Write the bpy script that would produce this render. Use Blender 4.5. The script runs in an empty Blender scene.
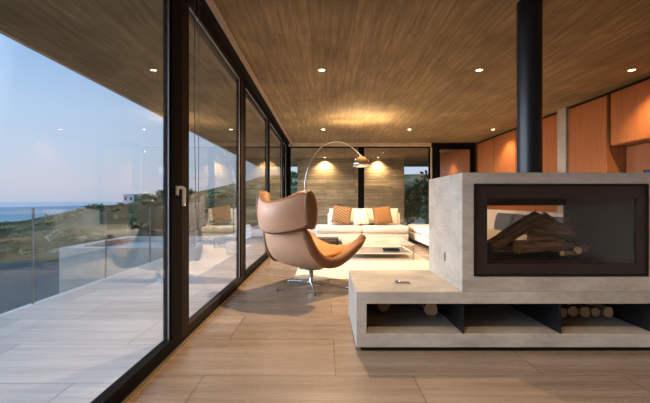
import bpy, bmesh, math, random
from mathutils import Vector, Matrix, noise
random.seed(7)
C = bpy.context.scene.collection
PI = math.pi

# ------------------------------------------------------------------ materials
def new_mat(name):
    m = bpy.data.materials.new(name); m.use_nodes = True
    nt = m.node_tree; b = nt.nodes['Principled BSDF']
    return m, nt, b
def N(nt, t, **kw):
    n = nt.nodes.new(t)
    for k, v in kw.items(): setattr(n, k, v)
    return n
def coords(nt, scale=(1,1,1), rot=(0,0,0), loc=(0,0,0)):
    tc = N(nt, 'ShaderNodeTexCoord'); mp = N(nt, 'ShaderNodeMapping')
    mp.inputs['Scale'].default_value = scale; mp.inputs['Rotation'].default_value = rot
    mp.inputs['Location'].default_value = loc
    nt.links.new(tc.outputs['Object'], mp.inputs['Vector']); return mp.outputs['Vector']
def noise_n(nt, vec, scale, detail=4, rough=.5):
    n = N(nt, 'ShaderNodeTexNoise'); n.inputs['Scale'].default_value = scale
    n.inputs['Detail'].default_value = detail; n.inputs['Roughness'].default_value = rough
    nt.links.new(vec, n.inputs['Vector']); return n.outputs['Fac']
def ramp(nt, fac, stops):
    r = N(nt, 'ShaderNodeValToRGB'); e = r.color_ramp.elements
    while len(e) < len(stops): e.new(.5)
    for i, (p, c) in enumerate(stops):
        e[i].position = p; e[i].color = (*c, 1) if len(c) == 3 else c
    nt.links.new(fac, r.inputs['Fac']); return r.outputs['Color']
def mixc(nt, a, b, fac, mode='MIX'):
    n = N(nt, 'ShaderNodeMix', data_type='RGBA', blend_type=mode)
    for sock, v in ((n.inputs[0], fac), (n.inputs[6], a), (n.inputs[7], b)):
        if hasattr(v, 'links'): nt.links.new(v, sock)
        else: sock.default_value = v if isinstance(v, (int, float)) else (*v, 1)
    return n.outputs[2]
def bump(nt, b, h, strength=.3, dist=.01):
    n = N(nt, 'ShaderNodeBump'); n.inputs['Strength'].default_value = strength
    n.inputs['Distance'].default_value = dist
    nt.links.new(h, n.inputs['Height']); nt.links.new(n.outputs['Normal'], b.inputs['Normal'])
def plain(name, col, rough=.5, metal=0, var=.12, sc=8, spec=.5, bmp=0):
    m, nt, b = new_mat(name)
    f = noise_n(nt, coords(nt), sc)
    lo = tuple(c*(1-var) for c in col); hi = tuple(min(1, c*(1+var)) for c in col)
    nt.links.new(ramp(nt, f, [(.3, lo), (.7, hi)]), b.inputs['Base Color'])
    b.inputs['Roughness'].default_value = rough; b.inputs['Metallic'].default_value = metal
    b.inputs['Specular IOR Level'].default_value = spec
    if bmp: bump(nt, b, noise_n(nt, coords(nt), sc*12), bmp, .004)
    return m
def emis(name, col, s):
    m, nt, b = new_mat(name)
    b.inputs['Emission Color'].default_value = (*col, 1); b.inputs['Emission Strength'].default_value = s
    b.inputs['Base Color'].default_value = (*col, 1); return m

def travertine(name, c1, c2, c3, rough, tile=(1.2, .6), mortar=.0025):
    m, nt, b = new_mat(name)
    br = N(nt, 'ShaderNodeTexBrick'); br.offset = .37
    nt.links.new(coords(nt, loc=(.13, .59, 0)), br.inputs['Vector'])
    br.inputs['Scale'].default_value = 1; br.inputs['Brick Width'].default_value = tile[0]
    br.inputs['Row Height'].default_value = tile[1]; br.inputs['Mortar Size'].default_value = mortar
    br.inputs['Color1'].default_value = (0, 0, 0, 1); br.inputs['Color2'].default_value = (1, 1, 1, 1)
    br.inputs['Mortar'].default_value = (.5, .5, .5, 1)
    # offset of the veins from tile to tile
    add = N(nt, 'ShaderNodeVectorMath', operation='MULTIPLY_ADD')
    nt.links.new(br.outputs['Color'], add.inputs[0]); add.inputs[1].default_value = (3, 5, 0)
    tc = coords(nt, scale=(.55, 9, 1)); nt.links.new(tc, add.inputs[2])
    v1 = noise_n(nt, add.outputs[0], 1.1, 8, .62)
    v2 = noise_n(nt, coords(nt, scale=(2.5, 40, 1)), 1.3, 5, .6)
    base = ramp(nt, v1, [(.28, c1), (.5, c2), (.72, c3)])
    dk = ramp(nt, v2, [(.3, (.88, .88, .88)), (.6, (1.04, 1.04, 1.04))])
    col = mixc(nt, base, dk, .8, 'MULTIPLY')
    tint = ramp(nt, br.outputs['Color'], [(0, (.86, .86, .86)), (1, (1.1, 1.1, 1.1))])
    col = mixc(nt, col, tint, .8, 'MULTIPLY')
    col = mixc(nt, col, tuple(c*.45 for c in c1), br.outputs['Fac'])
    nt.links.new(col, b.inputs['Base Color'])
    rr = ramp(nt, v2, [(.3, (rough+.1,)*3), (.7, (rough,)*3)])
    nt.links.new(rr, b.inputs['Roughness'])
    bump(nt, b, v2, .08, .003)
    return m

def board_concrete(name, c1, c2, c3, axis='y', width=.11, rough=.75, vert=False, spec=.3, bs=.35, seam=.4, tv=.2):
    """concrete cast against boards; axis = direction the boards run"""
    m, nt, b = new_mat(name)
    vec = coords(nt)
    sep = N(nt, 'ShaderNodeSeparateXYZ'); nt.links.new(vec, sep.inputs[0])
    # brick coordinates: x along the board, y across it
    cmb = N(nt, 'ShaderNodeCombineXYZ')
    al, ac = {'y': ('Y', 'X'), 'x': ('X', 'Z'), 'z': ('Z', 'X')}[axis]
    nt.links.new(sep.outputs[al], cmb.inputs[0]); nt.links.new(sep.outputs[ac], cmb.inputs[1])
    if axis == 'x':
        ad = N(nt, 'ShaderNodeMath', operation='ADD'); nt.links.new(sep.outputs['X'], ad.inputs[0]); nt.links.new(sep.outputs['Y'], ad.inputs[1])
        nt.links.new(ad.outputs[0], cmb.inputs[0])
    br = N(nt, 'ShaderNodeTexBrick'); br.offset = .43
    br.inputs['Scale'].default_value = 1; br.inputs['Brick Width'].default_value = 2.4
    br.inputs['Row Height'].default_value = width; br.inputs['Mortar Size'].default_value = .002
    br.inputs['Color1'].default_value = (0, 0, 0, 1); br.inputs['Color2'].default_value = (1, 1, 1, 1)
    nt.links.new(cmb.outputs[0], br.inputs['Vector'])
    st = N(nt, 'ShaderNodeMapping'); st.inputs['Scale'].default_value = (1.4, 18, 1)
    nt.links.new(cmb.outputs[0], st.inputs['Vector'])
    add = N(nt, 'ShaderNodeVectorMath', operation='MULTIPLY_ADD')
    nt.links.new(br.outputs['Color'], add.inputs[0]); add.inputs[1].default_value = (7, 7, 0)
    nt.links.new(st.outputs[0], add.inputs[2])
    g = noise_n(nt, add.outputs[0], 1.2, 6, .6)
    big = noise_n(nt, vec, 1.3, 5, .6)
    base = ramp(nt, g, [(.25, c1), (.5, c2), (.75, c3)])
    bl = ramp(nt, big, [(.35, (.68, .68, .68)), (.65, (1.2, 1.2, 1.2))])
    col = mixc(nt, base, bl, .7, 'MULTIPLY')
    tint = ramp(nt, br.outputs['Color'], [(0, (1-tv,)*3), (1, (1+tv*.6,)*3)])
    col = mixc(nt, col, tint, .75, 'MULTIPLY')
    col = mixc(nt, col, tuple(c*seam for c in c1), br.outputs['Fac'])
    nt.links.new(col, b.inputs['Base Color'])
    b.inputs['Roughness'].default_value = rough; b.inputs['Specular IOR Level'].default_value = spec
    sub = N(nt, 'ShaderNodeMath', operation='SUBTRACT'); nt.links.new(g, sub.inputs[0]); nt.links.new(br.outputs['Fac'], sub.inputs[1])
    bump(nt, b, sub.outputs[0], bs, .006)
    return m

def sheet_glass(name, f0=.08, tint=(1, 1, 1), grow=.92):
    m = bpy.data.materials.new(name); m.use_nodes = True; nt = m.node_tree
    nt.nodes.remove(nt.nodes['Principled BSDF']); out = nt.nodes['Material Output']
    tr = N(nt, 'ShaderNodeBsdfTransparent'); tr.inputs[0].default_value = (*tint, 1)
    gl = N(nt, 'ShaderNodeBsdfGlossy'); gl.inputs['Roughness'].default_value = .0
    lw = N(nt, 'ShaderNodeLayerWeight'); lw.inputs['Blend'].default_value = .5
    p = N(nt, 'ShaderNodeMath', operation='POWER'); nt.links.new(lw.outputs['Facing'], p.inputs[0]); p.inputs[1].default_value = 4.5
    ma = N(nt, 'ShaderNodeMath', operation='MULTIPLY_ADD'); nt.links.new(p.outputs[0], ma.inputs[0]); ma.inputs[1].default_value = grow-f0; ma.inputs[2].default_value = f0
    mx = N(nt, 'ShaderNodeMixShader'); nt.links.new(ma.outputs[0], mx.inputs[0])
    nt.links.new(tr.outputs[0], mx.inputs[1]); nt.links.new(gl.outputs[0], mx.inputs[2])
    nt.links.new(mx.outputs[0], out.inputs[0]); return m

M = {}
M['floor'] = travertine('floor_stone', (.18, .13, .093), (.26, .192, .138), (.33, .252, .187), .22)
M['deck'] = travertine('deck_stone', (.44, .39, .38), (.55, .495, .485), (.62, .57, .56), .55)
M['ceiling'] = board_concrete('board_marked_ceiling', (.155, .112, .055), (.25, .18, .088), (.37, .27, .135), 'y', .13, .7, bs=.15, seam=.75, tv=.18)
def cast_concrete():
    m, nt, b = new_mat('cast_concrete')
    a = noise_n(nt, coords(nt, scale=(1, 1, 2.2)), 2.2, 8, .65); f_ = noise_n(nt, coords(nt, scale=(1, 1, 3)), 14, 6, .7)
    base = ramp(nt, a, [(.3, (.31, .275, .235)), (.5, (.42, .38, .33)), (.7, (.51, .47, .415))])
    base = mixc(nt, base, ramp(nt, f_, [(.3, (.78, .78, .78)), (.65, (1.08, 1.08, 1.08))]), .7, 'MULTIPLY')
    vo = N(nt, 'ShaderNodeTexVoronoi'); vo.inputs['Scale'].default_value = 38; nt.links.new(coords(nt), vo.inputs['Vector'])
    base = mixc(nt, base, ramp(nt, vo.outputs['Distance'], [(.03, (.6, .6, .6)), (.09, (1, 1, 1))]), .35, 'MULTIPLY')
    nt.links.new(base, b.inputs['Base Color']); b.inputs['Roughness'].default_value = .6; b.inputs['Specular IOR Level'].default_value = .35
    bump(nt, b, f_, .15, .004); return m
M['concrete'] = cast_concrete()
M['stonewall'] = board_concrete('board_marked_wall', (.19, .14, .075), (.40, .31, .175), (.60, .48, .29), 'x', .12, .8, bs=.8, seam=.3, tv=.45)
M['pillar'] = board_concrete('pillar_concrete', (.40, .35, .27), (.5, .44, .35), (.6, .53, .43), 'z', .2, .75)
M['frame'] = plain('bronze_window_frame', (.008, .007, .0065), .7, 0, .1, 4, .06)
M['frame2'] = plain('brown_window_sash', (.020, .012, .008), .6, 0, .1, 4, .12)
M['bead'] = plain('pale_glazing_bead', (.55, .56, .58), .35, .6, .05, 4)
M['trimwood'] = plain('pale_timber_trim', (.64, .54, .41), .5, 0, .12, 6)
M['pelmet'] = plain('tan_timber_pelmet', (.34, .24, .135), .5, 0, .12, 6)
M['plaster'] = plain('warm_plaster', (.55, .47, .38), .8, 0, .05, 3)
M['black'] = plain('black_steel', (.012, .012, .014), .45, .4, .15, 10)
M['flue'] = plain('black_flue_enamel', (.02, .022, .026), .33, .3, .1, 3)
M['firebrown'] = plain('dark_brown_ceramic_frame', (.035, .024, .02), .22, .1, .1, 5)
M['liner'] = plain('sooty_firebox_liner', (.03, .025, .023), .7, .1, .4, 6, bmp=.3)
M['steel'] = plain('brushed_steel', (.55, .54, .52), .25, .95, .05, 20)
M['post'] = plain('dark_grey_post', (.16, .17, .18), .4, .3, .05, 5)
M['slate'] = plain('dark_slate_paving', (.025, .032, .038), .8, 0, .25, .8)
M['handle'] = plain('satin_handle_metal', (.85, .84, .82), .35, .35, .03, 8)
M['chrome'] = plain('polished_chrome', (.75, .73, .7), .08, 1, .02, 5)
M['brass'] = plain('champagne_floor_track', (.55, .42, .25), .3, .8, .1, 5)
M['leather_out'] = plain('tan_leather', (.54, .30, .185), .45, 0, .05, 5, .45, .15)
M['leather_in'] = plain('cognac_leather', (.42, .185, .06), .5, 0, .08, 6, .4, .15)
M['leather_rim'] = plain('brown_leather_edge', (.19, .085, .032), .5, 0, .12, 8, .4, .15)
M['sofa'] = plain('cream_sofa_fabric', (.70, .66, .60), .9, 0, .04, 30, .2, .2)
M['bluegrey'] = plain('blue_grey_fabric', (.10, .12, .15), .9, 0, .08, 30, .2, .2)
M['orange_fab'] = plain('rust_orange_fabric', (.26, .13, .05), .9, 0, .12, 30, .2, .2)
M['rug'] = plain('cream_rug_wool', (.68, .60, .50), .95, 0, .12, 60, .1, .6)
M['marble'] = plain('pale_marble', (.72, .68, .62), .12, 0, .12, 3)
M['stonebase'] = plain('white_marble_base', (.75, .73, .7), .2, 0, .1, 5)
M['darkwood'] = plain('dark_stained_wood', (.035, .03, .028), .4, 0, .2, 8)
M['lampglow'] = emis('lamp_bulb_glow', (1, .72, .4), 30)
M['downglow'] = emis('downlight_glow', (1, .8, .5), 22)
M['white'] = plain('white_fitting', (.7, .66, .6), .5, 0, .03, 4)
M['bluevase'] = plain('dark_blue_glaze', (.015, .025, .10), .2, 0, .2, 6)
M['poolwall'] = plain('pale_pool_render', (.50, .45, .42), .7, 0, .12, 4)
M['house'] = plain('white_house_render', (.42, .47, .52), .8, 0, .05, 2)
M['glass'] = sheet_glass('window_glass', .035, (.93, .95, .96), .9)
M['balglass'] = sheet_glass('balustrade_glass', .035, (.72, .82, .85), .5)
M['fireglass'] = sheet_glass('firebox_glass', .06, (.88, .84, .80), .8)
# orange wood veneer
def veneer(name, c1, c2):
    m, nt, b = new_mat(name)
    g = noise_n(nt, coords(nt, scale=(9, 9, .7)), 2.2, 6, .55)
    nt.links.new(ramp(nt, g, [(.3, c1), (.7, c2)]), b.inputs['Base Color'])
    b.inputs['Roughness'].default_value = .38; b.inputs['Specular IOR Level'].default_value = .35
    return m
M['veneer'] = veneer('orange_cherry_veneer', (.40, .13, .038), (.50, .175, .055))
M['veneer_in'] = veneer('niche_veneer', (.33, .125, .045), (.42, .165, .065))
# bark, cut wood
def bark():
    m, nt, b = new_mat('rough_bark')
    v = coords(nt, scale=(12, 12, 2)); g = noise_n(nt, v, 3, 8, .7)
    nt.links.new(ramp(nt, g, [(.35, (.09, .055, .035)), (.5, (.34, .20, .115)), (.7, (.62, .44, .29))]), b.inputs['Base Color'])
    b.inputs['Roughness'].default_value = .9; bump(nt, b, g, .8, .01); return m
def cutwood():
    m, nt, b = new_mat('cut_wood_end')
    w = N(nt, 'ShaderNodeTexWave', wave_type='RINGS'); w.rings_direction = 'Z'
    nt.links.new(coords(nt), w.inputs['Vector']); w.inputs['Scale'].default_value = 22; w.inputs['Distortion'].default_value = 2
    nt.links.new(ramp(nt, w.outputs['Fac'], [(0, (.50, .28, .12)), (1, (.74, .50, .27))]), b.inputs['Base Color'])
    b.inputs['Roughness'].default_value = .8; return m
M['bark'] = bark(); M['cut'] = cutwood()
def patterned(name, c1, c2, sc, rot=.5):
    m, nt, b = new_mat(name)
    w = N(nt, 'ShaderNodeTexWave'); nt.links.new(coords(nt, rot=(0, rot, 0)), w.inputs['Vector'])
    w.inputs['Scale'].default_value = sc; w.inputs['Distortion'].default_value = 3; w.inputs['Detail'].default_value = 2
    nt.links.new(ramp(nt, w.outputs['Fac'], [(.45, c1), (.55, c2)]), b.inputs['Base Color'])
    b.inputs['Roughness'].default_value = .9; return m
M['pat_brown'] = patterned('brown_patterned_fabric', (.15, .075, .03), (.33, .21, .105), 6, 1.2)
M['pat_cream'] = patterned('cream_striped_fabric', (.72, .62, .45), (.78, .74, .68), 3, .2)
# terrain
def terrain_mat():
    m, nt, b = new_mat('scrub_hillside')
    g = noise_n(nt, coords(nt, scale=(1, .5, 1)), .045, 6, .6)
    g2 = noise_n(nt, coords(nt), .9, 6, .7)
    a = ramp(nt, g, [(.40, (.035, .05, .032)), (.52, (.075, .09, .055)), (.60, (.165, .15, .10)), (.72, (.25, .225, .165))])
    d = ramp(nt, g2, [(.35, (.45, .5, .45)), (.65, (1.1, 1.1, 1.1))])
    nt.links.new(mixc(nt, a, d, .8, 'MULTIPLY'), b.inputs['Base Color'])
    b.inputs['Roughness'].default_value = 1; b.inputs['Specular IOR Level'].default_value = 0
    return m
M['terrain'] = terrain_mat()
def sea_mat():
    m, nt, b = new_mat('evening_sea')
    g = noise_n(nt, coords(nt, scale=(.2, 1, 1)), .004, 4, .6)
    nt.links.new(ramp(nt, g, [(.3, (.25, .345, .41)), (.7, (.35, .44, .50))]), b.inputs['Base Color'])
    b.inputs['Roughness'].default_value = .65; b.inputs['Specular IOR Level'].default_value = .12
    return m
M['sea'] = sea_mat()
def water_mat():
    m, nt, b = new_mat('pool_water')
    b.inputs['Base Color'].default_value = (.13, .30, .38, 1); b.inputs['Roughness'].default_value = .06
    bump(nt, b, noise_n(nt, coords(nt), 3), .1, .01); return m
M['water'] = water_mat()
M['leafA'] = plain('shrub_leaf_green', (.10, .19, .08), .5, 0, .5, 9)
M['leafB'] = plain('pale_leaf_green', (.22, .32, .19), .5, 0, .4, 9)
M['stem'] = plain('shrub_stem', (.10, .07, .045), .8)

# ------------------------------------------------------------------ helpers
def tag(o, label=None, cat=None, group=None, kind=None):
    if label: o['label'] = label
    if cat: o['category'] = cat
    if group: o['group'] = group
    if kind: o['kind'] = kind
    return o
def thing(name, label, cat, loc=(0,0,0), rz=0, group=None):
    o = bpy.data.objects.new(name, None); C.objects.link(o)
    o.location = loc; o.rotation_euler = (0, 0, rz); o.empty_display_size = .1
    return tag(o, label, cat, group)
def mesh_obj(name, bm, mats, parent=None, smooth=False, loc=(0,0,0)):
    me = bpy.data.meshes.new(name); bm.normal_update(); bm.to_mesh(me); bm.free()
    for m in (mats if isinstance(mats, (list, tuple)) else [mats]): me.materials.append(m)
    if smooth:
        for p in me.polygons: p.use_smooth = True
    o = bpy.data.objects.new(name, me); C.objects.link(o); o.location = loc
    if parent: o.parent = parent
    return o
def bx(bm, x0, x1, y0, y1, z0, z1, mi=0):
    v = [bm.verts.new((x, y, z)) for x in (x0, x1) for y in (y0, y1) for z in (z0, z1)]
    for q in ((0,1,3,2), (4,6,7,5), (0,4,5,1), (2,3,7,6), (0,2,6,4), (1,5,7,3)):
        f = bm.faces.new([v[i] for i in q]); f.material_index = mi
    return v
def box(name, mat, parent, x0, x1, y0, y1, z0, z1, bev=0, seg=2, origin=True, smooth=None):
    """box mesh whose own origin is its own base centre"""
    cx, cy, cz = ((x0+x1)/2, (y0+y1)/2, z0) if origin else (0, 0, 0)
    bm = bmesh.new(); bx(bm, x0-cx, x1-cx, y0-cy, y1-cy, z0-cz, z1-cz)
    if bev: bmesh.ops.bevel(bm, geom=bm.edges[:], offset=bev, segments=seg, affect='EDGES', profile=.5)
    return mesh_obj(name, bm, mat, parent, smooth if smooth is not None else False, (cx, cy, cz))
def ring_prism(bm, xo, zo, xi, zi, y0, y1):
    """rectangle with a rectangular hole, extruded along y"""
    def ring(r, z, y): return [bm.verts.new(p) for p in ((r[0], y, z[0]), (r[1], y, z[0]), (r[1], y, z[1]), (r[0], y, z[1]))]
    a0, b0, a1, b1 = ring(xo, zo, y0), ring(xi, zi, y0), ring(xo, zo, y1), ring(xi, zi, y1)
    for i in range(4):
        j = (i+1) % 4
        bm.faces.new((a0[i], a0[j], b0[j], b0[i])); bm.faces.new((a1[j], a1[i], b1[i], b1[j]))
        bm.faces.new((a0[j], a0[i], a1[i], a1[j])); bm.faces.new((b0[i], b0[j], b1[j], b1[i]))
def tube(bm, pts, rad, seg=10, cap=True, mi=0):
    """tube through points; rad number or list"""
    pts = [Vector(p) for p in pts]; n = len(pts)
    rads = rad if isinstance(rad, (list, tuple)) else [rad]*n
    rings = []; ref = None
    for i, p in enumerate(pts):
        t = (pts[min(i+1, n-1)]-pts[max(i-1, 0)]).normalized()
        if ref is None: ref = Vector((0,0,1)) if abs(t.z) < .9 else Vector((1,0,0))
        u = t.cross(ref).normalized(); w = u.cross(t).normalized(); ref = w
        rings.append([bm.verts.new(p+(u*math.cos(a)+w*math.sin(a))*rads[i]) for a in [2*PI*k/seg for k in range(seg)]])
    for a, b in zip(rings, rings[1:]):
        for k in range(seg):
            f = bm.faces.new((a[k], a[(k+1) % seg], b[(k+1) % seg], b[k])); f.material_index = mi
    if cap:
        bm.faces.new(rings[0]); bm.faces.new(rings[-1][::-1])
    return rings
def lathe(bm, prof, seg=32, c=(0,0,0)):
    rings = []
    for r, z in prof:
        if r < 1e-5: rings.append([bm.verts.new((c[0], c[1], c[2]+z))])
        else: rings.append([bm.verts.new((c[0]+r*math.cos(2*PI*k/seg), c[1]+r*math.sin(2*PI*k/seg), c[2]+z)) for k in range(seg)])
    for a, b in zip(rings, rings[1:]):
        for k in range(seg):
            k2 = (k+1) % seg
            if len(a) == 1 and len(b) == 1: continue
            if len(a) == 1: bm.faces.new((a[0], b[k2], b[k]))
            elif len(b) == 1: bm.faces.new((a[k], a[k2], b[0]))
            else: bm.faces.new((a[k], a[k2], b[k2], b[k]))
    bmesh.ops.recalc_face_normals(bm, faces=bm.faces[:])
def struct(name, bm, mat, **kw):
    return tag(mesh_obj(name, bm, mat, **kw), kind='structure')
def sbox(name, mat, *a, **kw): return tag(box(name, mat, None, *a, **kw), kind='structure')
def pillow_bm(w, h, d, n=14, pinch=.12, puff=.45):
    """soft cushion standing in the xz plane, base at z=0"""
    bm = bmesh.new(); g = {}
    for s in (-1, 1):
        for i in range(n+1):
            for j in range(n+1):
                u, v = -1+2*i/n, -1+2*j/n
                e = (max(0, 1-abs(u)**2.6)*max(0, 1-abs(v)**2.6))**puff
                x = u*(1-pinch*(1-abs(v)**2)*.25*abs(u))*w/2; z = v*(1-pinch*(1-abs(u)**2)*.25*abs(v))*h/2+h/2
                edge = i in (0, n) or j in (0, n)
                if edge and s == 1: g[(s, i, j)] = g[(-1, i, j)]; continue
                g[(s, i, j)] = bm.verts.new((x, s*d/2*e, z))
    for s in (-1, 1):
        for i in range(n):
            for j in range(n):
                q = [g[(s, i, j)], g[(s, i+1, j)], g[(s, i+1, j+1)], g[(s, i, j+1)]]
                bm.faces.new(q if s == -1 else q[::-1])
    return bm

# ------------------------------------------------------------------ setting
XL, XR, YB, H = -1.0, 4.05, 10.8, 2.58
YE = 14.5          # end of the roofed terrace
YF = -2.6
# floors
sbox('floor', M['floor'], -1.03, 4.7, YF, YB-.03, -.25, 0)
sbox('terrace_floor', M['deck'], -1.03, 6.5, YB+.09, 19, -.25, -.003)
sbox('deck', M['deck'], -2.9, -1.12, YF, 19, -.25, -.003)
# ceiling slab incl. overhang
bm = bmesh.new(); bx(bm, -2.99, 6.5, YF-.2, 18.2, H, H+.28); struct('ceiling', bm, M['ceiling'])
sbox('trim_1', M['poolwall'], -3.03, -2.99, YF-.2, 18.2, H-.012, H+.30)    # fascia
# wall behind the camera and right walls
sbox('wall_back', M['plaster'], -1.03, 4.7, YF-.2, YF, 0, H)
sbox('wall_right', M['plaster'], 4.62, 4.8, YF, YE+.3, -.1, H)
sbox('wall_terrace', M['stonewall'], -1.0, 2.87, YE, YE+.3, -.003, H)

# right wall: cabinet run
def cabinet(y0, y1, z0, z1, label, split=None, x1=4.6):
    t = thing('tall_cabinet' if z0 < .5 else 'wall_cabinet', label, 'cabinet', (4.3, (y0+y1)/2, z0), group=None)
    def ch(o): o.location -= Vector(t.location); o.parent = t; return o
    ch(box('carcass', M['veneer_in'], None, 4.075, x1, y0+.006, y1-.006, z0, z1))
    ys = [y0] + (split or []) + [y1]
    for a, b in zip(ys, ys[1:]):
        ch(box('door', M['veneer'], None, 4.05, 4.072, a+.012, b-.012, z0+.01, z1-.004, bev=.002, seg=1))
    return t
cabinet(8.5, 9.62, 0, H-.05, 'orange veneer tall cabinet just left of the black flue, lit by a downlight')
cabinet(9.62, 10.66, 0, H-.05, 'orange veneer tall cabinet farthest away, next to the dark glass door frame')
cabinet(6.94, 8.5, 0, H-.05, 'orange veneer tall cabinet passing behind the black flue up to the concrete pillar', [7.7])
cabinet(5.74, 6.66, 0, H-.05, 'wide orange veneer tall cabinet just right of the concrete pillar')
cabinet(3.3, 5.68, 1.79, H-.05, 'orange veneer wall cabinet hanging above the open niche', [4.5])
cabinet(3.3, 5.68, 0, .9, 'orange veneer base cabinet under the open niche', [4.1, 4.9])
cabinet(.3, 3.28, 0, H-.05, 'orange veneer tall cabinet nearest the camera beyond the niche', [1.8])
sbox('trim_2', M['pillar'], 4.02, 4.62, 6.68, 6.92, 0, H)
sbox('trim_3', M['black'], 4.10, 4.62, .3, 6.67, H-.046, H)
sbox('trim_4', M['black'], 4.10, 4.62, 6.93, YB-.1, H-.046, H)
t = thing('niche_panel', 'orange veneer back panel of the open niche below the wall cabinet', 'panel', (4.31, 4.5, .91))
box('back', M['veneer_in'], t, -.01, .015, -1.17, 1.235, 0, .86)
t.children[0].location = (0, 0, .01)
# dark blue vessel in niche
bm = bmesh.new(); lathe(bm, [(0, 0), (.07, 0), (.12, .12), (.13, .26), (.09, .40), (.06, .46), (.085, .50), (.075, .50), (.05, .46), (0, .44)], 32)
tag(mesh_obj('vase', bm, M['bluevase'], None, True, (4.155, 5.1, .902)), 'dark blue vessel standing in the orange niche at the right edge', 'vase')
# back terrace orange wall seen through the glass door
sbox('wall_terrace_right', M['veneer'], 4.05, 4.2, YB+.1, YE+.3, -.003, H)

# ------------------------------------------------------------------ window wall (left)
GX = -1.05
def window_side(n, y0, y1, mat, w=.11, wn=None, sx=GX, bead=True):
    wn = wn or w                                 # stile widths: far end w, near end wn
    t = tag(thing('window_%d' % n, None, None, (sx, (y0+y1)/2, .0)), kind='structure')
    cy = (y1-y0)/2
    bm = bmesh.new()
    z0, z1 = .012, H-.03
    for a in (bx(bm, -.03, .03, -cy, cy, z0, .075), bx(bm, -.03, .03, -cy, cy, z1-.06, z1)): pass
    bx(bm, -.03, .03, -cy, -cy+wn, .0751, z1-.0601); bx(bm, -.03, .03, cy-w, cy, .0751, z1-.0601)
    mesh_obj('window_frame', bm, mat, t)
    bm = bmesh.new(); bx(bm, -.004, .004, -cy+wn-.01, cy-w+.01, .07, z1-.055); mesh_obj('glass', bm, M['glass'], t)
    if bead:
        bm = bmesh.new()
        bx(bm, .006, .011, -cy+wn, -cy+wn+.006, .076, z1-.061)
        bx(bm, .006, .011, cy-w-.012, cy-w, .076, z1-.061)
        bx(bm, .006, .011, -cy+wn+.0061, cy-w-.0121, z1-.066, z1-.061)
        mesh_obj('glazing_bead', bm, M['bead'], t)
    return t
w1 = window_side(1, .25, 2.85, M['frame'], w=.18, wn=.12)
w0 = window_side(6, YF, .249, M['frame'], w=.12)
w2 = window_side(2, 2.851, 4.99, M['frame2'], w=.12, wn=.15)
w3 = window_side(3, 4.991, 7.30, M['frame'], w=.10, wn=.16)
w4 = window_side(4, 7.301, 9.75, M['frame'], w=.10)
w5 = window_side(5, 9.751, 10.70, M['frame'], w=.07)
sbox('trim_5', M['frame'], -1.1, -.99, 10.70, 10.86, 0, H)               # corner post
sbox('trim_6', M['brass'], -1.005, -.982, YF, 10.69, 0, .008)            # floor track strip
sbox('trim_7', M['frame'], -1.118, -1.006, YF, 10.69, -.2, .011)
sbox('trim_8', M['frame'], -1.12, -.925, YF, 10.70, H-.029, H)           # head recess
sbox('trim_9', M['pelmet'], -.924, -.862, YF, 10.68, H-.028, H)        # pale pelmet
# lever handle on the left stile
def handle(y, x, label_parent):
    bm = bmesh.new()
    bx(bm, 0, .012, -.016, .016, -.032, .032)
    tube(bm, [(.01, 0, .02), (.042, 0, .02), (.052, .004, .012), (.052, .006, -.02), (.050, .004, -.105)], [.012, .012, .013, .013, .012], 12)
    o = mesh_obj('handle', bm, M['handle'], label_parent, True)
    o.location = Vector((x, y, 1.075))-Vector(label_parent.location)
handle(2.74, GX+.031, w1)
# blind chain hanging at the mullion
t = thing('blind_chain', 'thin beaded blind cord looping down beside the brown window mullion', 'cord', (-.95, 2.99, H-.03))
bm = bmesh.new(); L = 1.76
pts = [(.0, .02, 0), (.0, .018, -L+.1), (0, .012, -L+.03), (0, 0, -L), (0, -.012, -L+.03), (0, -.05, -L+.2), (0, -.075, -L+.7), (0, -.08, 0)]
tube(bm, pts, .0022, 6); mesh_obj('cord', bm, M['post'], t)

# ------------------------------------------------------------------ glazed end wall
sbox('trim_10', M['trimwood'], -.86, 2.86, YB-.04, YB+.06, H-.10, H)      # pale head rail
def window_end(n, x0, x1, zt, mat, w=.07, wz=.07, w_r=None):
    t = tag(thing('window_%d' % n, None, None, ((x0+x1)/2, YB+.01, 0)), kind='structure')
    c = (x1-x0)/2; bm = bmesh.new(); w_r = w_r or w
    ring_prism(bm, (-c, c), (.0, zt), (-c+w, c-w_r), (.06, zt-wz), -.04, .04)
    mesh_obj('window_frame', bm, mat, t)
    bm = bmesh.new(); bx(bm, -c+w-.01, c-w_r+.01, -.004, .004, .05, zt-wz+.01); mesh_obj('glass', bm, M['glass'], t)
    return t
window_end(7, -.985, .975, H-.101, M['frame'], .06, .03, .08)
window_end(8, .976, 2.86, H-.101, M['frame'], .08, .03, .06)
d = window_end(9, 2.861, 4.045, H-.002, M['frame'], .24, .17, .12)
d.name = 'door_1'
sbox('trim_11', M['trimwood'], 2.835, 2.875, YB-.06, YB-.035, .0, H-.12)

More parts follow.
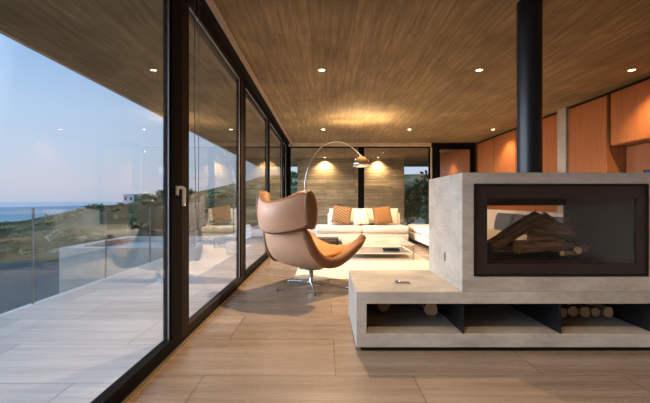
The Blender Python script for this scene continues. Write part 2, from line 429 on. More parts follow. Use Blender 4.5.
# ------------------------------------------------------------------ fireplace
D0, D1 = 2.655, 3.5
t = thing('concrete_bench', 'long low pale concrete hearth bench with open log shelf under the fireplace', 'bench', (1.6, (D0+D1)/2, 0))
o = t.location
bm = bmesh.new(); ring_prism(bm, (.206-o.x, 3.0-o.x), (.031, .40), (.277-o.x, 2.93-o.x), (.12, .32), D0-o.y, D1-o.y)
bmesh.ops.bevel(bm, geom=bm.edges[:], offset=.003, segments=1, affect='EDGES')
mesh_obj('bench_body', bm, M['concrete'], t)
bm = bmesh.new(); bx(bm, .24-o.x, 2.96-o.x, D0+.03-o.y, D1-.03-o.y, 0, .0305); mesh_obj('shadow_plinth', bm, M['black'], t)  # recessed plinth, coloured black to stand for the contact shadow under the bench
bm = bmesh.new(); bx(bm, .2772-o.x, 2.9298-o.x, D1-.03-o.y, D1-.004-o.y, .1202, .3198); mesh_obj('back_panel', bm, M['concrete'], t)
for X in (.92, 1.566, 2.2):
    bm = bmesh.new(); bx(bm, X-.004-o.x, X+.004-o.x, D0+.004-o.y, D1-.031-o.y, .1205, .3195); mesh_obj('divider_plate', bm, M['black'], t)
f = thing('fireplace', 'see-through fireplace in a pale concrete block with black flue rising to the ceiling', 'fireplace', (1.6, (D0+D1)/2, .4005))
o = f.location
FX = (.909, 2.29); OX = (.989, 2.147); OZ = (.502, 1.117)
bm = bmesh.new(); ring_prism(bm, (FX[0]-o.x, FX[1]-o.x), (0, 1.192-o.z), (OX[0]-o.x, OX[1]-o.x), (OZ[0]-o.z, OZ[1]-o.z), D0-o.y, D1-o.y)
bmesh.ops.bevel(bm, geom=bm.edges[:], offset=.003, segments=1, affect='EDGES')
mesh_obj('surround', bm, M['concrete'], f)
GXi, GZ = (1.08, 2.08), (.585, 1.02)
for nm, ya, yb, gz in (('front_frame', D0-.004, D0+.05, GZ), ('rear_frame', D1-.05, D1+.004, (.585, .965))):
    bm = bmesh.new(); e = .001
    ring_prism(bm, (OX[0]+e+.012-o.x, OX[1]-e-.012-o.x), (OZ[0]+e+.012-o.z, OZ[1]-e-.012-o.z), (GXi[0]-o.x, GXi[1]-o.x), (gz[0]-o.z, gz[1]-o.z), ya+.012-o.y, yb-.012-o.y)
    fr = mesh_obj(nm, bm, M['firebrown'], f)
    bm = bmesh.new(); ring_prism(bm, (OX[0]+e-o.x, OX[1]-e-o.x), (OZ[0]+e-o.z, OZ[1]-e-o.z), (OX[0]+.012-o.x, OX[1]-.012-o.x), (OZ[0]+.012-o.z, OZ[1]-.012-o.z), ya-o.y, yb-o.y)
    mesh_obj('edge_trim', bm, M['black'], fr)
    ym = (ya+yb)/2
    bm = bmesh.new(); bx(bm, GXi[0]-.005-o.x, GXi[1]+.005-o.x, ym-.003-o.y, ym+.003-o.y, gz[0]-.005-o.z, gz[1]+.005-o.z); mesh_obj('glass_pane', bm, M['fireglass'], fr)
bm = bmesh.new()
ring_prism(bm, (OX[0]+.01-o.x, OX[1]-.01-o.x), (OZ[0]+.01-o.z, OZ[1]-.01-o.z), (GXi[0]-o.x, GXi[1]-o.x), (.575-o.z, 1.03-o.z), D0+.055-o.y, D1-.055-o.y)
mesh_obj('firebox_liner', bm, M['liner'], f)
# grate
bm = bmesh.new()
for k in range(15):
    x = 1.14+k*.062; bx(bm, x-.006-o.x, x+.006-o.x, 2.92-o.y, 3.26-o.y, .590-o.z, .604-o.z)
for y in (2.93, 3.24): bx(bm, 1.12-o.x, 2.03-o.x, y-.008-o.y, y+.008-o.y, .5752-o.z, .5898-o.z)
mesh_obj('grate', bm, M['black'], f)
# flue
bm = bmesh.new(); lathe(bm, [(.125, 1.1925-o.z), (.125, 1.205-o.z), (.096, 1.207-o.z), (.093, 1.2071-o.z), (.093, 1.21-o.z), (.093, 2.5-o.z), (.093, H-.001-o.z)], 48, (1.62-o.x, 3.17-o.y, 0))
mesh_obj('flue_pipe', bm, M['flue'], f, True)
# air control slot on the left side
bm = bmesh.new(); bx(bm, FX[0]-.004-o.x, FX[0]-o.x, 3.02-o.y, 3.035-o.y, .55-o.z, .615-o.z); mesh_obj('air_lever', bm, M['black'], f)

# small plate on the bench
t = thing('vent_plate', 'small pale metal plate lying on the concrete bench left of the fireplace', 'plate', (.565, 2.93, .4002))
bm = bmesh.new(); bx(bm, -.055, .055, -.03, .03, 0, .008); mesh_obj('plate', bm, M['steel'], t)
bm = bmesh.new(); tube(bm, [(-.045, 0, .008), (-.05, .0, .025), (-.02, .0, .014)], .006, 8); mesh_obj('lever', bm, M['steel'], t, True)

# logs
def log(p0, p1, r, label, group, seed, cat='log', seg=14):
    p0, p1 = Vector(p0), Vector(p1); L = (p1-p0).length
    bm = bmesh.new(); n = 10; rings = []
    for i in range(n+1):
        z = L*i/n; row = []
        for k in range(seg):
            a = 2*PI*k/seg
            rr = r*(1+.26*noise.noise(Vector((math.cos(a)*1.5+seed*3, math.sin(a)*1.5, z*7+seed))))
            row.append(bm.verts.new((rr*math.cos(a)+.12*r*math.sin(z*9+seed), rr*math.sin(a), z)))
        rings.append(row)
    for a, b in zip(rings, rings[1:]):
        for k in range(seg):
            bm.faces.new((a[k], a[(k+1) % seg], b[(k+1) % seg], b[k]))
    for rg, zz, rev in ((rings[0], -.002, True), (rings[-1], .002, False)):
        c = bm.verts.new(sum((v.co for v in rg), Vector())/seg+Vector((0, 0, zz)))
        for k in range(seg):
            q = (rg[k], rg[(k+1) % seg], c); fc = bm.faces.new(q[::-1] if rev else q); fc.material_index = 1
    ob = mesh_obj('firewood_log', bm, [M['bark'], M['cut']], None, False)
    ob.rotation_euler = Vector((0,0,1)).rotation_difference((p1-p0).normalized()).to_euler(); ob.location = p0
    return tag(ob, label, cat, group)
G = 'burnt logs piled inside the firebox'
for i, (a, b, r, lb) in enumerate([
    ((1.43, 2.98, .662), (1.80, 3.06, .666), .050, 'thick log with pale cut end lying lowest at the front of the firebox pile'),
    ((1.25, 3.14, .645), (1.62, 3.16, .66), .040, 'dark slim log lying at the lower left rear of the firebox pile'),
    ((1.66, 3.17, .665), (1.97, 3.18, .655), .050, 'dark log lying low at the rear right of the firebox pile'),
    ((1.24, 3.03, .66), (1.655, 3.10, .87), .055, 'long log leaning diagonally up from lower left to the top of the firebox pile'),
    ((1.56, 3.09, .80), (1.90, 3.05, .765), .052, 'reddish bark log lying across the middle of the firebox pile'),
    ((1.88, 2.97, .635), (2.03, 3.10, .635), .028, 'short pale split stick at the right foot of the firebox pile'),
    ((1.50, 2.95, .725), (1.74, 3.00, .735), .020, 'thin split stick lying on top of the thick pale ended front log'),
    ((1.72, 2.90, .625), (1.86, 2.99, .615), .018, 'small pale splinter lying in front of the firebox pile on the grate'),
    ((1.64, 3.20, .74), (1.93, 3.20, .70), .045, 'thick brown log lying behind the middle of the firebox pile'),
    ((1.70, 3.14, .885), (1.93, 3.11, .72), .036, 'short log sloping down to the right on top of the firebox pile')]):
    log(a, b, r, lb, G, i*1.7+2)
G = 'split logs stacked in the right bay of the bench shelf'
xs = [(1.80, .034, 'leftmost'), (1.883, .038, 'second from the left'), (1.970, .039, 'middle, widest'), (2.054, .034, 'second from the right'), (2.138, .038, 'rightmost')]
for i, (x, r, w) in enumerate(xs):
    log((x, 3.02+.02*(i % 2), .122+r*1.12), (x, 3.44, .122+r*1.12), r, '%s firewood log in the bottom row of the bench shelf stack' % w, G, i*2.3)
for i, (x, r, w) in enumerate([(1.842, .036, 'left'), (1.927, .037, 'middle'), (2.012, .036, 'right')]):
    log((x, 3.03, .258), (x, 3.42, .258), r, '%s firewood log of the upper row in the bench shelf stack' % w, G, i*3.1+1)
log((.47, 3.16, .178), (.40, 3.44, .178), .05, 'single firewood log at the far left end of the bench shelf', None, 5.5)
log((.80, 3.05, .18), (.85, 3.44, .18), .05, 'single firewood log beside the left black divider plate in the bench', None, 8.5)

# ------------------------------------------------------------------ wing chair
def cr(P, t):
    """Catmull-Rom through list of tuples, t in 0..1"""
    n = len(P)-1; s = min(t*n, n-1e-6); i = int(s); u = s-i
    g = lambda k: Vector(P[max(0, min(n, k))])
    a, b, c, d = g(i-1), g(i), g(i+1), g(i+2)
    if i == 0: a = 2*b-c
    if i == n-1: d = 2*c-b
    return .5*((2*b)+(c-a)*u+(2*a-5*b+4*c-d)*u*u+(3*b-3*c+d-a)*u**3)
def shell(center, rim, nu, nv, p, thick, parent, name, tip=0, edge_round=.5, vround=None):
    """surface from rows of (f,z) centre points and (r,f,z) rim points, given thickness towards its inner side"""
    grid = []
    for i in range(nu+1):
        s = i/nu; c = cr(center, s); rm = cr(rim, s); row = []
        for j in range(nv+1):
            t = -1+2*j/nv; a = abs(t)**p
            row.append(Vector((rm[0]*t*(1-.0*a), c[0]+(rm[1]-c[0])*a, c[1]+(rm[2]-c[1])*a)))
        grid.append(row)
    nor = []
    for i in range(nu+1):
        row = []
        for j in range(nv+1):
            du = grid[min(i+1, nu)][j]-grid[max(i-1, 0)][j]; dv = grid[i][min(j+1, nv)]-grid[i][max(j-1, 0)]
            row.append(dv.cross(du).normalized())
        nor.append(row)
    bm = bmesh.new()
    def V(i, j, off): return bm.verts.new(grid[i][j]+nor[i][j]*off)
    outer = [[V(i, j, 0) for j in range(nv+1)] for i in range(nu+1)]
    inner = [[V(i, j, thick) for j in range(nv+1)] for i in range(nu+1)]
    def q(a, b, c, d, mi): fc = bm.faces.new((a, b, c, d)); fc.material_index = mi
    for i in range(nu):
        for j in range(nv):
            q(outer[i][j], outer[i][j+1], outer[i+1][j+1], outer[i+1][j], 0)
            q(inner[i][j], inner[i+1][j], inner[i+1][j+1], inner[i][j+1], 1)
    # rounded rim all round
    loop = [(0, j) for j in range(nv)]+[(i, nv) for i in range(nu)]+[(nu, j) for j in range(nv, 0, -1)]+[(i, 0) for i in range(nu, 0, -1)]
    mids = []
    for (i, j) in loop:
        mid_ = (grid[i][j]+nor[i][j]*thick/2)
        ii = min(max(i, 1), nu-1); jj = min(max(j, 1), nv-1)
        out = (grid[i][j]-grid[ii][jj]); out = out.normalized() if out.length > 1e-6 else Vector()
        k = thick*edge_round
        mids.append([bm.verts.new(grid[i][j]+nor[i][j]*thick*(.5-.5*math.cos(a))+out*k*math.sin(a)*.5) for a in (PI*.2, PI*.5, PI*.8)])
    n = len(loop)
    for k in range(n):
        a, b = loop[k], loop[(k+1) % n]
        ra = [outer[a[0]][a[1]]]+mids[k]+[inner[a[0]][a[1]]]; rb = [outer[b[0]][b[1]]]+mids[(k+1) % n]+[inner[b[0]][b[1]]]
        for m_ in range(4): q(ra[m_], ra[m_+1], rb[m_+1], rb[m_], 2)
    bmesh.ops.recalc_face_normals(bm, faces=bm.faces[:])
    return mesh_obj(name, bm, [M['leather_out'], M['leather_in'], M['leather_rim']], parent, True)
ch = thing('wing_chair', 'tan leather swivel wing chair with cognac inside on a steel star base', 'chair', (-.16, 4.65, .0), math.radians(-40))
body_c = [(-.55, .70), (-.52, .57), (-.45, .43), (-.31, .30), (-.08, .235), (.16, .255), (.36, .32), (.50, .375)]
body_r = [(.30, -.46, .74), (.33, -.42, .60), (.36, -.35, .45), (.395, -.23, .34), (.43, -.06, .32), (.445, .12, .375), (.455, .30, .47), (.46, .45, .56)]
shell(body_c, body_r, 36, 28, 2.2, .085, ch, 'seat_shell')
# padded brown edge bands: sagittal pads along the rims, one per side
def edge_band(sx):
    bm = bmesh.new(); n = 48; seg = 14; rings = []
    for i in range(n+1):
        s = i/n; p = cr(body_r, s*.995); q0 = cr(body_r, max(0, s-.02)); q1 = cr(body_r, min(1, s+.02))
        tg = q1-q0; tg.x = 0; tg.normalize(); up = Vector((0, -tg.z, tg.y))
        if up.z < 0 and s > .5: up = -up
        taper = min(1, (1-s)*9+.05)**.5*min(1, s*10+.15)**.5
        a_, b_ = (.046+.014*math.sin(PI*min(1, s*1.1)))*taper, .036*taper+.004
        c = Vector((sx*(p.x-.012), p.y, p.z-.01))+up*a_*.55
        rings.append([bm.verts.new(c+up*a_*math.cos(t_)+Vector((sx*b_*math.sin(t_), 0, 0))) for t_ in [2*PI*k/seg for k in range(seg)]])
    for a, b in zip(rings, rings[1:]):
        for k in range(seg): bm.faces.new((a[k], a[(k+1) % seg], b[(k+1) % seg], b[k]))
    bm.faces.new(rings[0]); bm.faces.new(rings[-1]); bmesh.ops.recalc_face_normals(bm, faces=bm.faces[:])
    return mesh_obj('edge_band', bm, M['leather_rim'], ch, True)
edge_band(1); edge_band(-1)
for sx in (-1, 1):
    bm = bmesh.new(); bmesh.ops.create_uvsphere(bm, u_segments=24, v_segments=16, radius=1)
    bmesh.ops.scale(bm, vec=(.045, .088, .205), verts=bm.verts)
    o2 = mesh_obj('wing_pad', bm, M['leather_rim'], ch, True, (sx*.375, -.425, .915)); o2.rotation_euler = (.08, 0, -sx*.12)
# seat pad
bm = bmesh.new(); n = 16; g = {}
for s in (0, 1):
    for i in range(n+1):
        for j in range(n+1):
            u, v = -1+2*i/n, -1+2*j/n
            k = (1-.5*abs(u)**4*abs(v)**2)
            e = (max(0, 1-abs(u)**3)*max(0, 1-abs(v)**3))**.4
            edge = i in (0, n) or j in (0, n)
            if edge and s: g[(s, i, j)] = g[(0, i, j)]; continue
            z = .36+.035*v+.045*abs(u)**2
            g[(s, i, j)] = bm.verts.new((u*.31*k, .09+v*.37*k, z+(.05*e if s else -.04*e)))
for s in (0, 1):
    for i in range(n):
        for j in range(n):
            qd = [g[(s, i, j)], g[(s, i+1, j)], g[(s, i+1, j+1)], g[(s, i, j+1)]]; bm.faces.new(qd if s else qd[::-1])
mesh_obj('seat_cushion', bm, M['leather_in'], ch, True)
head_c = [(-.66, .985), (-.685, .93), (-.69, .83), (-.665, .73), (-.63, .675)]
head_r = [(.33, -.50, 1.085), (.385, -.46, 1.03), (.405, -.445, .92), (.39, -.46, .81), (.35, -.50, .745)]
shell(head_c, head_r, 18, 30, 2.0, .12, ch, 'headrest', edge_round=.8)
bm = bmesh.new(); lathe(bm, [(0, .05), (.035, .05), (.035, .075), (.026, .09), (.024, .20), (.06, .215), (.14, .222), (.14, .235), (0, .235)], 24)
mesh_obj('swivel_post', bm, M['steel'], ch, True)
for a in (-82, -10, 62, 134, 206):
    bm = bmesh.new(); ca = math.radians(a+40); dx, dy = math.cos(ca), math.sin(ca)
    pts = [(0.02*dx, .02*dy, .065), (.2*dx, .2*dy, .045), (.40*dx, .40*dy, .022), (.43*dx, .43*dy, .014)]
    tube(bm, pts, [.018, .015, .012, .010], 8)
    leg = mesh_obj('leg', bm, M['steel'], ch, True)
    bm = bmesh.new(); lathe(bm, [(0, 0), (.014, 0), (.014, .008), (0, .010)], 12, (.42*dx, .42*dy, 0)); mesh_obj('foot', bm, M['black'], leg, True)

# ------------------------------------------------------------------ lounge group
tag(box('rug', M['rug'], None, -.40, 1.72, 5.12, 9.1, 0, .012, bev=.004, seg=1), 'cream area rug under the coffee table and behind the wing chair', 'rug')
# coffee table
t = thing('coffee_table', 'low pale marble coffee table with lower shelf on the cream rug', 'table', (.92, 7.37, .012))
bm = bmesh.new(); bx(bm, -.61, .61, -.53, .53, .235, .262); bmesh.ops.bevel(bm, geom=bm.edges[:], offset=.004, segments=2, affect='EDGES'); mesh_obj('tabletop', bm, M['marble'], t)
bm = bmesh.new(); bx(bm, -.58, .58, -.50, .50, .085, .105); mesh_obj('shelf', bm, M['marble'], t)
for sx in (-1, 1):
    for sy in (-1, 1):
        bm = bmesh.new(); bx(bm, sx*.595-.013, sx*.595+.013, sy*.515-.013, sy*.515+.013, 0, .2345); mesh_obj('leg', bm, M['steel'], t)
bm = bmesh.new(); bx(bm, -.14, .14, -.1, .1, 0, .03)
tag(mesh_obj('book', bm, M['bluegrey'], None, False, (1.2, 7.25, .118)), 'dark grey book lying on the lower shelf of the coffee table', 'book')
# main sofa
def soft(name, parent, x0, x1, y0, y1, z0, z1, mat, bev=.05, seg=4):
    return box(name, mat, parent, x0, x1, y0, y1, z0, z1, bev=bev, seg=seg, smooth=True)
t = thing('sofa', 'long cream sofa facing the camera in front of the glazed end wall', 'sofa', (.87, 9.8, 0))
soft('base', t, -1.08, 1.08, -.48, .45, .09, .26, M['sofa'], .02, 2)
soft('seat_cushion', t, -1.09, .0, -.50, .40, .262, .42, M['sofa'])
soft('seat_cushion', t, .002, 1.09, -.50, .40, .262, .42, M['sofa'])
soft('backrest', t, -.80, 1.02, .22, .44, .40, .72, M['sofa'])
for x in (-.45, .1, .65):
    o2 = mesh_obj('back_cushion', pillow_bm(.62, .42, .2), M['sofa'], t, True, (x, .17, .41)); o2.rotation_euler = (-.12, 0, 0)
for sx in (-1, 1):
    for sy in (-.42, .4): box('leg', M['steel'], t, sx*1.0-.02, sx*1.0+.02, sy-.02, sy+.02, 0, .0895)
for (x, w, h, mt, rt, lb) in ((.37, .46, .44, 'pat_brown', .16, 'brown patterned throw cushion tilted at the left end of the cream sofa'),
                          (.885, .37, .40, 'pat_cream', -.1, 'cream striped throw cushion in the middle of the cream sofa'),
                          (1.42, .44, .43, 'orange_fab', -.14, 'rust orange throw cushion at the right end of the cream sofa')):
    o2 = mesh_obj('throw_cushion', pillow_bm(w, h, .14), M[mt], None, True, (x, 9.62, .425+abs(math.sin(rt))*w/2)); o2.rotation_euler = (-.28, rt, 0)
    tag(o2, lb, 'cushion', 'throw cushions on the cream sofa')
# chaise / second sofa along the right wall
t = thing('corner_sofa', 'cream sofa section running toward the camera along the orange cabinets', 'sofa', (3.0, 8.0, 0))
soft('base', t, -.90, .90, -2.1, 2.3, .09, .26, M['sofa'], .02, 2)
for a, b in ((-2.12, -.70), (-.695, .75), (.755, 2.3)): soft('seat_cushion', t, -.91, .66, a, b, .262, .42, M['sofa'], .07, 5)
soft('backrest', t, .68, .92, -2.12, 2.3, .262, .82, M['sofa'])
for y in (-1.6, -.80, 0):
    o2 = mesh_obj('back_cushion', pillow_bm(.80, .36, .16, 14, .05, .3), M['bluegrey'], t, True, (.56, y, .41)); o2.rotation_euler = (-.2, 0, -PI/2)
for sx in (-.82, .82):
    for sy in (-2.0, 2.2): box('leg', M['black'], t, sx-.02, sx+.02, sy-.02, sy+.02, 0, .0895)
# low dark side table
t = thing('side_table', 'low dark side table standing left of the coffee table beside the sofa', 'table', (.03, 8.75, .0))
box('tabletop', M['darkwood'], t, -.26, .26, -.2, .2, .17, .21, bev=.004)
for sx in (-1, 1):
    for sy in (-1, 1): box('leg', M['black'], t, sx*.24-.012, sx*.24+.012, sy*.18-.012, sy*.18+.012, .0125, .1695)
# arc lamp
LX, LY = -.36, 7.6
t = thing('arc_lamp', 'steel arc floor lamp with domed chrome shade reaching over the coffee table', 'lamp', (LX, LY, .0125))
bm = bmesh.new(); bx(bm, -.13, .13, -.1, .1, 0, .22); bmesh.ops.bevel(bm, geom=bm.edges[:], offset=.015, segments=2, affect='EDGES'); mesh_obj('base', bm, M['stonebase'], t)
S = LY/400.
P = lambda px, py: ((px-325)*S-LX, 0, 1+(201.5-py)*S-.0125)
path = [(0.0, 0, .2205), (0.0, 0, .9), P(305.5, 196), P(305, 185), P(306.5, 174), P(311, 160), P(318, 150), P(327, 143.5), P(336, 141.5), P(346, 143.5), P(355, 149.5), P(361, 155.5)]
path = [tuple(cr(path, k/60)) for k in range(61)]
bm = bmesh.new(); tube(bm, path, .012, 10); mesh_obj('arc', bm, M['steel'], t, True)
tip = Vector(path[-1]); Rr = .17
bm = bmesh.new()
prof = [(.06, .192), (.105, .172), (.145, .125), (.168, .065), (.175, 0), (.171, 0), (.164, .064), (.141, .122), (.102, .167), (.06, .187), (.06, .192)]
lathe(bm, prof, 40, (tip.x+.012, 0, tip.z-.21)); sh = mesh_obj('lamp_shade', bm, M['chrome'], t, True)
bm = bmesh.new(); lathe(bm, [(.0, .225), (.014, .225), (.016, .20), (.016, .175), (0, .175)], 20, (tip.x+.012, 0, tip.z-.21)); mesh_obj('socket', bm, M['steel'], t, True)
bm = bmesh.new(); bmesh.ops.create_uvsphere(bm, u_segments=16, v_segments=12, radius=.038)
mesh_obj('bulb', bm, M['lampglow'], t, True, (tip.x+.012, 0, tip.z-.125))
def light(name, kind, loc, energy, col, **kw):
    l = bpy.data.lights.new(name, kind); l.energy = energy; l.color = col
    for k, v in kw.items(): setattr(l, k, v)
    o = bpy.data.objects.new(name, l); C.objects.link(o); o.location = loc; return o
WARM = (1, .70, .42)
ARC_E, DOWN_E = 190, 250
lo = light('lamp_light', 'POINT', (tip.x+.012, 0, tip.z-.075), ARC_E, WARM, shadow_soft_size=.03); lo.parent = t

# ------------------------------------------------------------------ downlights
def downlight(x, y, label, e, size=125, z=H, blend=.7):
    t = thing('downlight', label, 'light', (x, y, z), 0, 'recessed ceiling downlights')
    bm = bmesh.new(); lathe(bm, [(.034, -.0005), (.05, -.0005), (.05, -.005), (.046, -.008), (.034, -.006), (.034, -.0005)], 24); mesh_obj('rim', bm, M['white'], t, True)
    bm = bmesh.new(); lathe(bm, [(0, -.0008), (.033, -.0008), (.033, -.004), (0, -.004)], 24); mesh_obj('lens', bm, M['downglow'], t)
    l = light('bulb_light', 'SPOT', (0, 0, -.02), e, WARM, spot_size=math.radians(size), spot_blend=blend, shadow_soft_size=.018); l.parent = t
cols = (('left', -.04), ('middle', 1.85), ('right', 3.68))
for rn, y in (('near', 4.8), ('far', 8.75), ('overhead', .9)):
    for cn, x in cols:
        w = {'near': 'in the row above the wing chair and fireplace', 'far': 'in the far row above the cream sofas', 'overhead': 'in the row over the camera'}[rn]
        downlight(x, y, 'recessed ceiling downlight, %s one %s' % (cn, w), DOWN_E*{'far': {'left': 1.35, 'middle': 1.25, 'right': .3}, 'near': {'left': 1.7, 'middle': .4, 'right': .35}, 'overhead': {'left': .5, 'middle': .25, 'right': .1}}[rn][cn])
for x, y, w in ((.0, 14.33, 'left one washing the board marked terrace wall'), (1.9, 14.33, 'right one washing the board marked terrace wall'), (3.6, 12.6, 'one shining on the orange wall behind the glass door')):
    downlight(x, y, 'recessed terrace downlight, '+w, 230 if y > 13 else 110, 125 if y > 13 else 110, blend=1)

# ------------------------------------------------------------------ outside: balustrade, pool, land, sea
ys = [2.61-2.62, 1.30, 2.61, 3.92, 5.22, 6.54, 7.85, 8.8]
bw = thing('glass_balustrade', 'clear glass balustrade with slim posts along the deck edge', 'balustrade', (-2.86, 4, 0))
for a, b in zip(ys, ys[1:]):
    bm = bmesh.new(); bx(bm, -.006, .006, a+.012-4, b-.012-4, .004, .95); mesh_obj('glass_panel', bm, M['balglass'], bw)
for a in ys:
    bm = bmesh.new(); bx(bm, -.009, .009, a-.006-4, a+.006-4, -.003, .94); mesh_obj('post', bm, M['post'], bw)
pw = thing('swimming_pool', 'raised blue swimming pool with pale rim beyond the deck edge', 'pool', (-4.35, 10.2, -3))
bm = bmesh.new()
for a in ((-1.5, -1.25, -1.4, 1.5), (1.2, 1.44, -1.4, 1.5), (-1.25, 1.2, -1.4, -1.15), (-1.25, 1.2, 1.25, 1.5)):
    bx(bm, a[0], a[1], a[2], a[3], 0, 2.98)
mesh_obj('pool_wall', bm, M['poolwall'], pw)
bm = bmesh.new(); bx(bm, -1.25, 1.2, -1.15, 1.25, 0, 2.9); mesh_obj('water', bm, M['water'], pw)

SIL = [(-330, 226), (-200, 226), (0, 225), (20, 223), (40, 219), (60, 214), (80, 209.5), (100, 206.5), (115, 206), (130, 202), (145, 196.5), (165, 194), (190, 193), (205, 191), (225, 186.5), (240, 183), (270, 180), (330, 178), (420, 176), (560, 176), (900, 182)]
def sil(px):
    if px <= SIL[0][0]: return SIL[0][1]
    for (a, ya), (b, yb) in zip(SIL, SIL[1:]):
        if px <= b:
            t_ = (px-a)/(b-a); return ya+(yb-ya)*t_
    return SIL[-1][1]
def sm(a, b, x):
    t_ = max(0, min(1, (x-a)/(b-a))); return t_*t_*(3-2*t_)
def height(x, y):
    yy = max(y, 6); u = x/yy
    R = 1+(201.5-sil(325+u*400))/400*150
    base = -3.3-.05*max(0, min(60, -x-5))-.0*y
    h = base+(R-base)*sm(22, 148, y)
    h += (noise.noise(Vector((x*.06, y*.06, 0)))*1.2+noise.noise(Vector((x*.25, y*.25, 3)))*.35)*sm(15, 50, y)*(1-sm(120, 148, y)*.6)
    h += -90*sm(165, 300, y)
    return h
bm = bmesh.new(); nx, ny = 150, 110; V = []
for j in range(ny+1):
    y = -30+ 340*(j/ny)**1.35
    V.append([bm.verts.new((-330+560*i/nx, y, height(-330+560*i/nx, y))) for i in range(nx+1)])
for j in range(ny):
    for i in range(nx): bm.faces.new((V[j][i], V[j][i+1], V[j+1][i+1], V[j+1][i]))
struct('ground_hillside', bm, M['terrain'], smooth=True)
bm = bmesh.new()
q = [bm.verts.new(p) for p in ((-40000, -2000, -60), (40000, -2000, -60), (40000, 60000, -60), (-40000, 60000, -60))]; bm.faces.new(q)
struct('sea', bm, M['sea'])
sbox('ground_terrace', M['slate'], -34, -5.9, 7, 26, -7, -2.95)
# white house on the hill
hx, hy = (131-325)/400*118, 118; hz = height(hx, hy)+1.4
t = thing('house', 'small pale house with flat roof on the green hillside', 'house', (hx, hy, hz-2))
box('wall', M['house'], t, -1.6, 1.6, -1.5, 1.5, 0, 3.0)
box('roof', M['house'], t, -1.75, 1.75, -1.65, 1.65, 3.001, 3.2)
for x in (-.8, .7):
    wq = box('window', M['bluegrey'], t, x-.35, x+.35, -1.53, -1.502, 1.4, 2.4)

# leafy shrubs
def shrub_mesh(name, mat, rad, hgt, n, ls, seed):
    rnd = random.Random(seed); bm = bmesh.new()
    for k in range(n):
        d = Vector((rnd.gauss(0, 1), rnd.gauss(0, 1), rnd.gauss(0, 1))).normalized()*(rnd.random()**.4)
        p = Vector((d.x*rad, d.y*rad, hgt*.55+d.z*hgt*.45))
        a = Vector((rnd.gauss(0, 1), rnd.gauss(0, 1), rnd.gauss(0, .7))).normalized(); b_ = a.cross(Vector((rnd.gauss(0, 1), rnd.gauss(0, 1), rnd.gauss(0, 1)))).normalized()
        l, w_ = ls*(.7+.6*rnd.random()), ls*.28
        bm.faces.new([bm.verts.new(v) for v in (p, p+a*l*.5+b_*w_, p+a*l, p+a*l*.5-b_*w_)])
    me = bpy.data.meshes.new(name); bm.to_mesh(me); bm.free(); me.materials.append(mat); return me
def stem_mesh(hgt, rad, name):
    bm = bmesh.new()
    for k in range(5):
        a = k*2*PI/5; tube(bm, [(0.02*math.cos(a), .02*math.sin(a), -.0), (rad*.3*math.cos(a), rad*.3*math.sin(a), hgt*.4), (rad*.6*math.cos(a), rad*.6*math.sin(a), hgt*.8)], [.02, .014, .006], 6)
    me = bpy.data.meshes.new(name); bm.to_mesh(me); bm.free(); me.materials.append(M['stem']); return me
fA = shrub_mesh('foliage', M['leafA'], .55, 1.9, 700, .2, 1); fB = shrub_mesh('foliage', M['leafB'], .5, 1.5, 600, .22, 2); sM = stem_mesh(1.7, .5, 'stem')
def shrub(x, y, z, s, f, label, group):
    t = thing('leafy_shrub', label, 'shrub', (x, y, z), random.random()*6, group); t.scale = (s, s, s)
    for nm, me in (('foliage', f), ('stem', sM)):
        o2 = bpy.data.objects.new(nm, me); C.objects.link(o2); o2.parent = t
    return t
for x, y, s, f, w in ((3.25, 15.6, .85, fA, 'dark green leafy shrub nearest the end of the terrace wall'), (4.35, 16.2, .9, fB, 'pale green leafy shrub at the right front of the terrace planting'),
                    (3.2, 17.1, 1.1, fB, 'pale green shrub standing behind the nearest dark one at the terrace end'), (4.5, 17.7, 1.2, fA, 'tall dark shrub at the right rear of the terrace planting'), (3.1, 18.6, 1.2, fA, 'tallest dark shrub at the back of the terrace planting')):
    shrub(x, y, -.003, s, f, w, 'shrubs beyond the terrace')
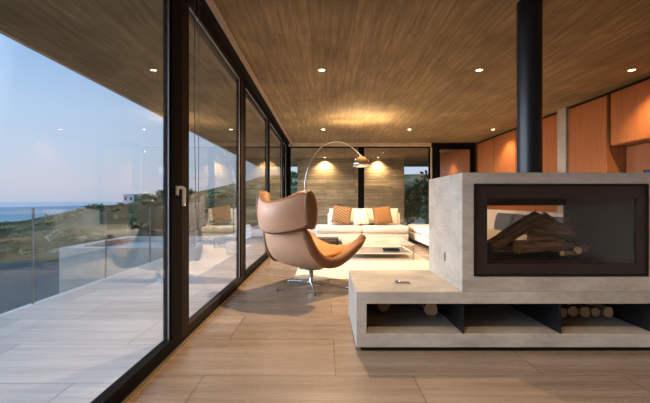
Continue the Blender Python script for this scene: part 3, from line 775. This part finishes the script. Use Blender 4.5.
# hillside bushes: a scatter of small individual bushes
mA = shrub_mesh('bush', M['leafA'], 1.3, 1.6, 160, .7, 5); mB = shrub_mesh('bush', M['leafB'], 1.1, 1.2, 140, .6, 6)
rb = random.Random(11); placed = []
for k in range(140):
    y = rb.uniform(40, 140); px = rb.uniform(0, 300); x = (px-325)/400*y
    me = mA if rb.random() < .7 else mB
    if any(math.hypot(x-a, y-b) < 5.2 for a, b in placed): continue
    placed.append((x, y))
    o2 = bpy.data.objects.new('hillside_bush', me); C.objects.link(o2); o2.location = (x, y, height(x, y)-.25)
    s = rb.uniform(.5, 1.2)*(.6+y/180); o2.scale = (s*1.3, s*1.3, s*.8); o2.rotation_euler = (0, 0, rb.random()*6)
    tag(o2, 'low scrubby green bush growing on the hillside beyond the deck', 'bush', 'scrub bushes on the hillside')

# ------------------------------------------------------------------ sky
w = bpy.data.worlds.new('dusk_sky'); bpy.context.scene.world = w; w.use_nodes = True; nt = w.node_tree
bg = nt.nodes['Background']; tc = N(nt, 'ShaderNodeTexCoord'); sp = N(nt, 'ShaderNodeSeparateXYZ')
nt.links.new(tc.outputs['Generated'], sp.inputs[0])
def lin(c): return tuple(((v/255+.055)/1.055)**2.4 for v in c)
col = ramp(nt, sp.outputs['Z'], [(0, lin((188, 198, 218))), (.04, lin((202, 207, 222))), (.11, lin((195, 212, 232))), (.20, lin((182, 208, 238))), (.34, lin((148, 185, 230))), (.9, lin((110, 150, 205)))])
# afterglow where the sun has set, low on the horizon behind the left shoulder
dp = N(nt, 'ShaderNodeVectorMath', operation='DOT_PRODUCT'); nt.links.new(tc.outputs['Generated'], dp.inputs[0]); dp.inputs[1].default_value = Vector((-.95, -.16, .24)).normalized()
gl = ramp(nt, dp.outputs['Value'], [(.5, (0, 0, 0)), (.78, (.9, 1.0, 1.15)), (1, (10, 10.6, 12))])
nt.links.new(mixc(nt, col, gl, 1.0, 'ADD'), bg.inputs['Color']); bg.inputs['Strength'].default_value = 1.08

# ------------------------------------------------------------------ camera & output look
cam = bpy.data.cameras.new('camera'); co = bpy.data.objects.new('camera', cam); C.objects.link(co)
co.location = (0, 0, 1); co.rotation_euler = (PI/2, 0, 0); cam.sensor_width = 36; cam.lens = 36*400/650; cam.clip_end = 100000; cam.clip_start = .02
sc = bpy.context.scene; sc.camera = co
sc.view_settings.view_transform = 'Standard'; sc.view_settings.look = 'None'; sc.view_settings.gamma = 1; sc.view_settings.exposure = 0.14; sc.view_settings.use_curve_mapping = False
